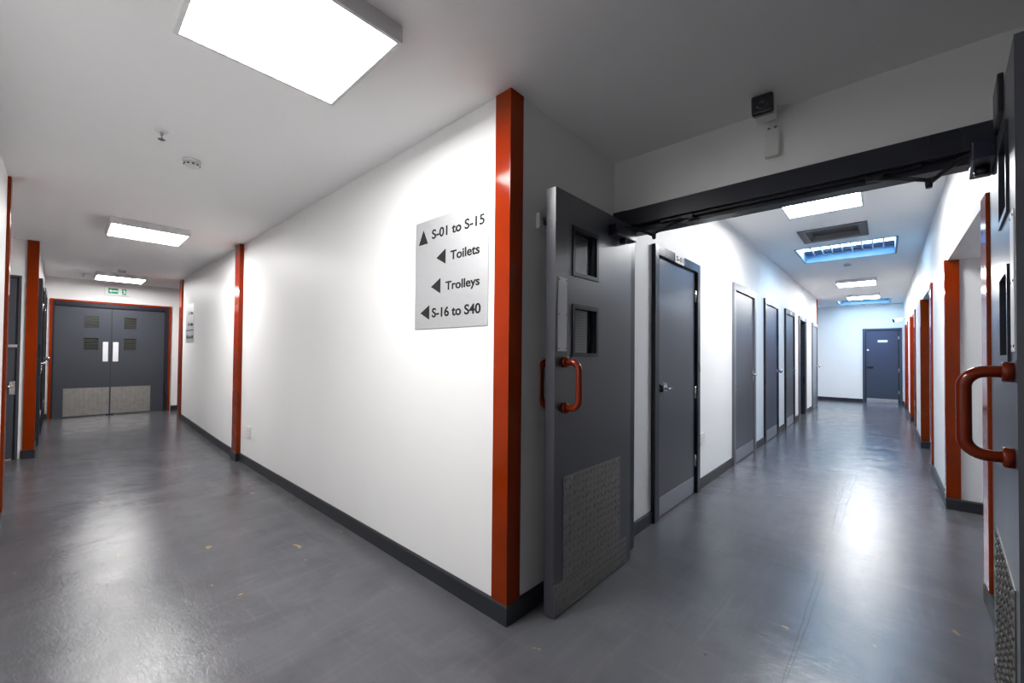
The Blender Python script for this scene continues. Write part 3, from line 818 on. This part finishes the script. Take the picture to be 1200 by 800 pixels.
# ------------------------------------------------------------------ emergency exit sign over the double doors
r = empty('exit_sign', (XE + 0.001, -0.905, 2.268), R90); tag(r, 'white and green emergency exit sign above the double doors', 'sign')
mb = MB(); mb.box(0, 0.325, -0.03, 0, 0, 0.155, 0.004); mb.build('case', 'white', r)
mb = MB(); mb.box(0.045, 0.175, -0.0315, -0.03, 0.030, 0.125)
mb.box(0.225, 0.285, -0.0315, -0.03, 0.018, 0.125); mb.build('green_panels', 'green', r)
mb = MB()
yq = -0.0316
arrow(mb, [(0.052, 0.078), (0.085, 0.108), (0.085, 0.088), (0.168, 0.088), (0.168, 0.068), (0.085, 0.068), (0.085, 0.048)], yq)
mb.build('arrow', 'white', r)
mb = MB()
mb.lathe([(0.008, 0), (0.008, 0.0012)], (0.250, yq, 0.108), (0, -1, 0), 12)
for poly in ([(0.246, 0.097), (0.262, 0.099), (0.270, 0.070), (0.256, 0.064)], [(0.256, 0.068), (0.270, 0.070), (0.252, 0.046), (0.240, 0.026), (0.233, 0.030), (0.243, 0.050)],
             [(0.262, 0.072), (0.270, 0.068), (0.276, 0.050), (0.284, 0.036), (0.277, 0.032), (0.267, 0.046)], [(0.246, 0.097), (0.240, 0.082), (0.229, 0.080), (0.230, 0.086), (0.237, 0.089), (0.241, 0.097)],
             [(0.262, 0.099), (0.276, 0.088), (0.283, 0.093), (0.284, 0.086), (0.275, 0.079), (0.262, 0.089)]):
    arrow(mb, poly, yq)
mb.build('running_figure', 'white', r)

# ------------------------------------------------------------------ sockets, hold-open magnet, cameras
def socket(loc, rz, w, h, label):
    r = empty('wall_socket', loc, rz); tag(r, label, 'socket', 'white wall sockets')
    mb = MB(); mb.box(-w / 2, w / 2, -0.012, 0, 0, h, 0.003); mb.build('face_plate', 'plastic', r)
    for s in (-1, 1):
        mb = MB(); mb.box(s * w * 0.36 - 0.009, s * w * 0.36 + 0.009, -0.015, -0.011, h * 0.72, h * 0.88, 0.001); mb.build('switch', 'white', r)
        mb = MB(); cxs = s * w * 0.25
        for px, pz, sw, sh in ((0, 0.54, 0.004, 0.009), (-0.011, 0.28, 0.007, 0.004), (0.011, 0.28, 0.007, 0.004)):
            mb.box(cxs + px - sw / 2, cxs + px + sw / 2, -0.0125, -0.0115, h * pz - sh / 2, h * pz + sh / 2)
            mb.build('pin_hole', 'dark', r); mb = MB()
        mb.bm.free()
socket((-3.888, -0.0005, 0.322), 0, 0.155, 0.112, 'white double socket low on the long wall beside the red post')
socket((0.0005, 2.722, 0.418), R90, 0.150, 0.100, 'white double socket low on the wall between two corridor doors')

r = empty('door_magnet', (0.0005, 0.234, 1.890), R90); tag(r, 'small white hold-open magnet box on the dim wall behind the open leaf', 'magnet box')
mb = MB(); mb.box(-0.040, 0.040, -0.026, 0, 0, 0.080, 0.004); mb.build('case', 'plastic', r)
mb = MB(); mb.lathe([(0.024, 0), (0.024, 0.006)], (0.0, -0.026, 0.04), (0, -1, 0), 20); tag(mb.build('magnet_face', 'steel', r), 'round steel magnet face')

def bullet_camera(loc, target, scale, label):
    """body along local -Y (lens end) built around the origin, rotated to look at target"""
    r = empty('security_camera', loc); tag(r, label, 'camera', 'wall security cameras')
    d = (Vector(target) - Vector(loc)).normalized()
    r.rotation_euler = d.to_track_quat('-Y', 'Z').to_euler()
    r.scale = (scale,) * 3
    mb = MB(); mb.box(-0.045, 0.045, -0.085, 0.085, -0.042, 0.042, 0.014, 4); mb.build('body', 'plastic', r)
    mb = MB(); mb.box(-0.047, 0.047, -0.094, -0.040, -0.045, 0.047, 0.015, 4); tag(mb.build('hood', 'lens', r), 'black front hood')
    mb = MB(); mb.lathe([(0.026, 0), (0.026, 0.004), (0.018, 0.005), (0.004, 0.002)], (0, -0.094, 0), (0, -1, 0), 24); tag(mb.build('lens', 'lens', r), 'dark glossy lens')
    return r
cam1 = bullet_camera((0.872, 0.885, 2.462), (0.98, -0.6, 2.16), 0.97, 'black-fronted white security camera high over the open doorway')
mb = MB(); mb.tube([(0.01, 0.06, -0.03), (0.03, 0.09, 0.0), (0.055, 0.115, 0.03)], 0.014, 12); mb.lathe([(0.034, 0), (0.034, 0.012), (0.02, 0.02)], (0.055, 0.128, 0.03), (0, -1, 0), 20)
mb.build('bracket', 'plastic', cam1)

r = empty('junction_box', (0.885, D + 0.003, 2.262)); tag(r, 'white junction box on the wall under the near security camera', 'junction box')
mb = MB(); mb.box(-0.034, 0.034, -0.032, 0, 0, 0.140, 0.010, 3); mb.build('case', 'plastic', r)
mb = MB()
for u in (-0.014, 0.014): mb.lathe([(0.006, 0), (0.007, 0.012), (0.004, 0.016)], (u, -0.016, 0.138), (0, 0, 1), 10)
tag(mb.build('cable_glands', 'hatch', r), 'grey cable glands')
mb = MB(); mb.tube([(0.014, -0.016, 0.15), (0.016, -0.018, 0.160), (0.014, -0.02, 0.166)], 0.004, 8); tag(mb.build('cable', 'plastic', r), 'white cable up to the camera')

cam2 = bullet_camera((1.555, 12.55, 2.205), (0.55, 12.25, 1.95), 1.05, 'small distant white security camera high on the right by the end door')
for ch in cam2.children:
    if ch.name.startswith('hood'): ch.scale = (0.9, 0.2, 0.9); ch.location = (0, -0.075, 0)
r2 = Vector((W, 12.62, 2.24))
cam2.rotation_mode = 'XYZ'
bpy.context.view_layer.update()
q = cam2.matrix_world.inverted() @ r2
mb = MB(); mb.tube([(0, 0.06, 0.0), (0, 0.085, 0.01), q], 0.012, 10); mb.lathe([(0.035, 0), (0.035, 0.015)], q, (Vector((0, 0.06, 0)) - q).normalized(), 18)
mb.build('bracket', 'plastic', cam2)

# ------------------------------------------------------------------ daylight through the skylights
w = bpy.data.worlds.new('World'); scene.world = w; w.use_nodes = True
bg = w.node_tree.nodes['Background']; bg.inputs['Color'].default_value = (0.5, 0.6, 0.75, 1); bg.inputs['Strength'].default_value = 0.0

# ------------------------------------------------------------------ camera
cd = bpy.data.cameras.new('camera'); co = bpy.data.objects.new('camera', cd); COL.objects.link(co)
F_PX = 479.813
cd.sensor_width = 36.0; cd.sensor_fit = 'HORIZONTAL'; cd.lens = F_PX / 1200 * 36.0
cd.shift_y = 7.98 / 1200; cd.clip_start = 0.02; cd.clip_end = 60
yaw, pitch, roll = math.radians(132.29177503), math.radians(0.91950572), math.radians(0.51585337)
f = Vector((math.cos(pitch) * math.cos(yaw), math.cos(pitch) * math.sin(yaw), math.sin(pitch)))
r0 = Vector((math.sin(yaw), -math.cos(yaw), 0)); u0 = r0.cross(f)
rr = math.cos(roll) * r0 + math.sin(roll) * u0; uu = -math.sin(roll) * r0 + math.cos(roll) * u0
co.matrix_world = Matrix(((rr.x, uu.x, -f.x, 1.30077), (rr.y, uu.y, -f.y, -1.40607), (rr.z, uu.z, -f.z, 1.25), (0, 0, 0, 1)))
scene.camera = co

# ------------------------------------------------------------------ look
scene.view_settings.view_transform = 'Standard'
scene.view_settings.look = 'None'
scene.view_settings.exposure = 0.0
scene.view_settings.use_curve_mapping = True
cm = scene.view_settings.curve_mapping
cm.use_clip = False; cm.extend = 'EXTRAPOLATED'
cv = cm.curves[3]
for a, b in ((0.05, 0.044), (0.125, 0.102), (0.19, 0.168), (0.38, 0.415), (0.70, 0.735)):
    cv.points.new(a, b)
cm.update()
scene.cycles.use_denoising = True
scene.cycles.max_bounces = 10; scene.cycles.diffuse_bounces = 6; scene.cycles.glossy_bounces = 4; scene.cycles.transparent_max_bounces = 12
scene.cycles.sample_clamp_indirect = 6.0
scene.cycles.caustics_reflective = False; scene.cycles.caustics_refractive = False
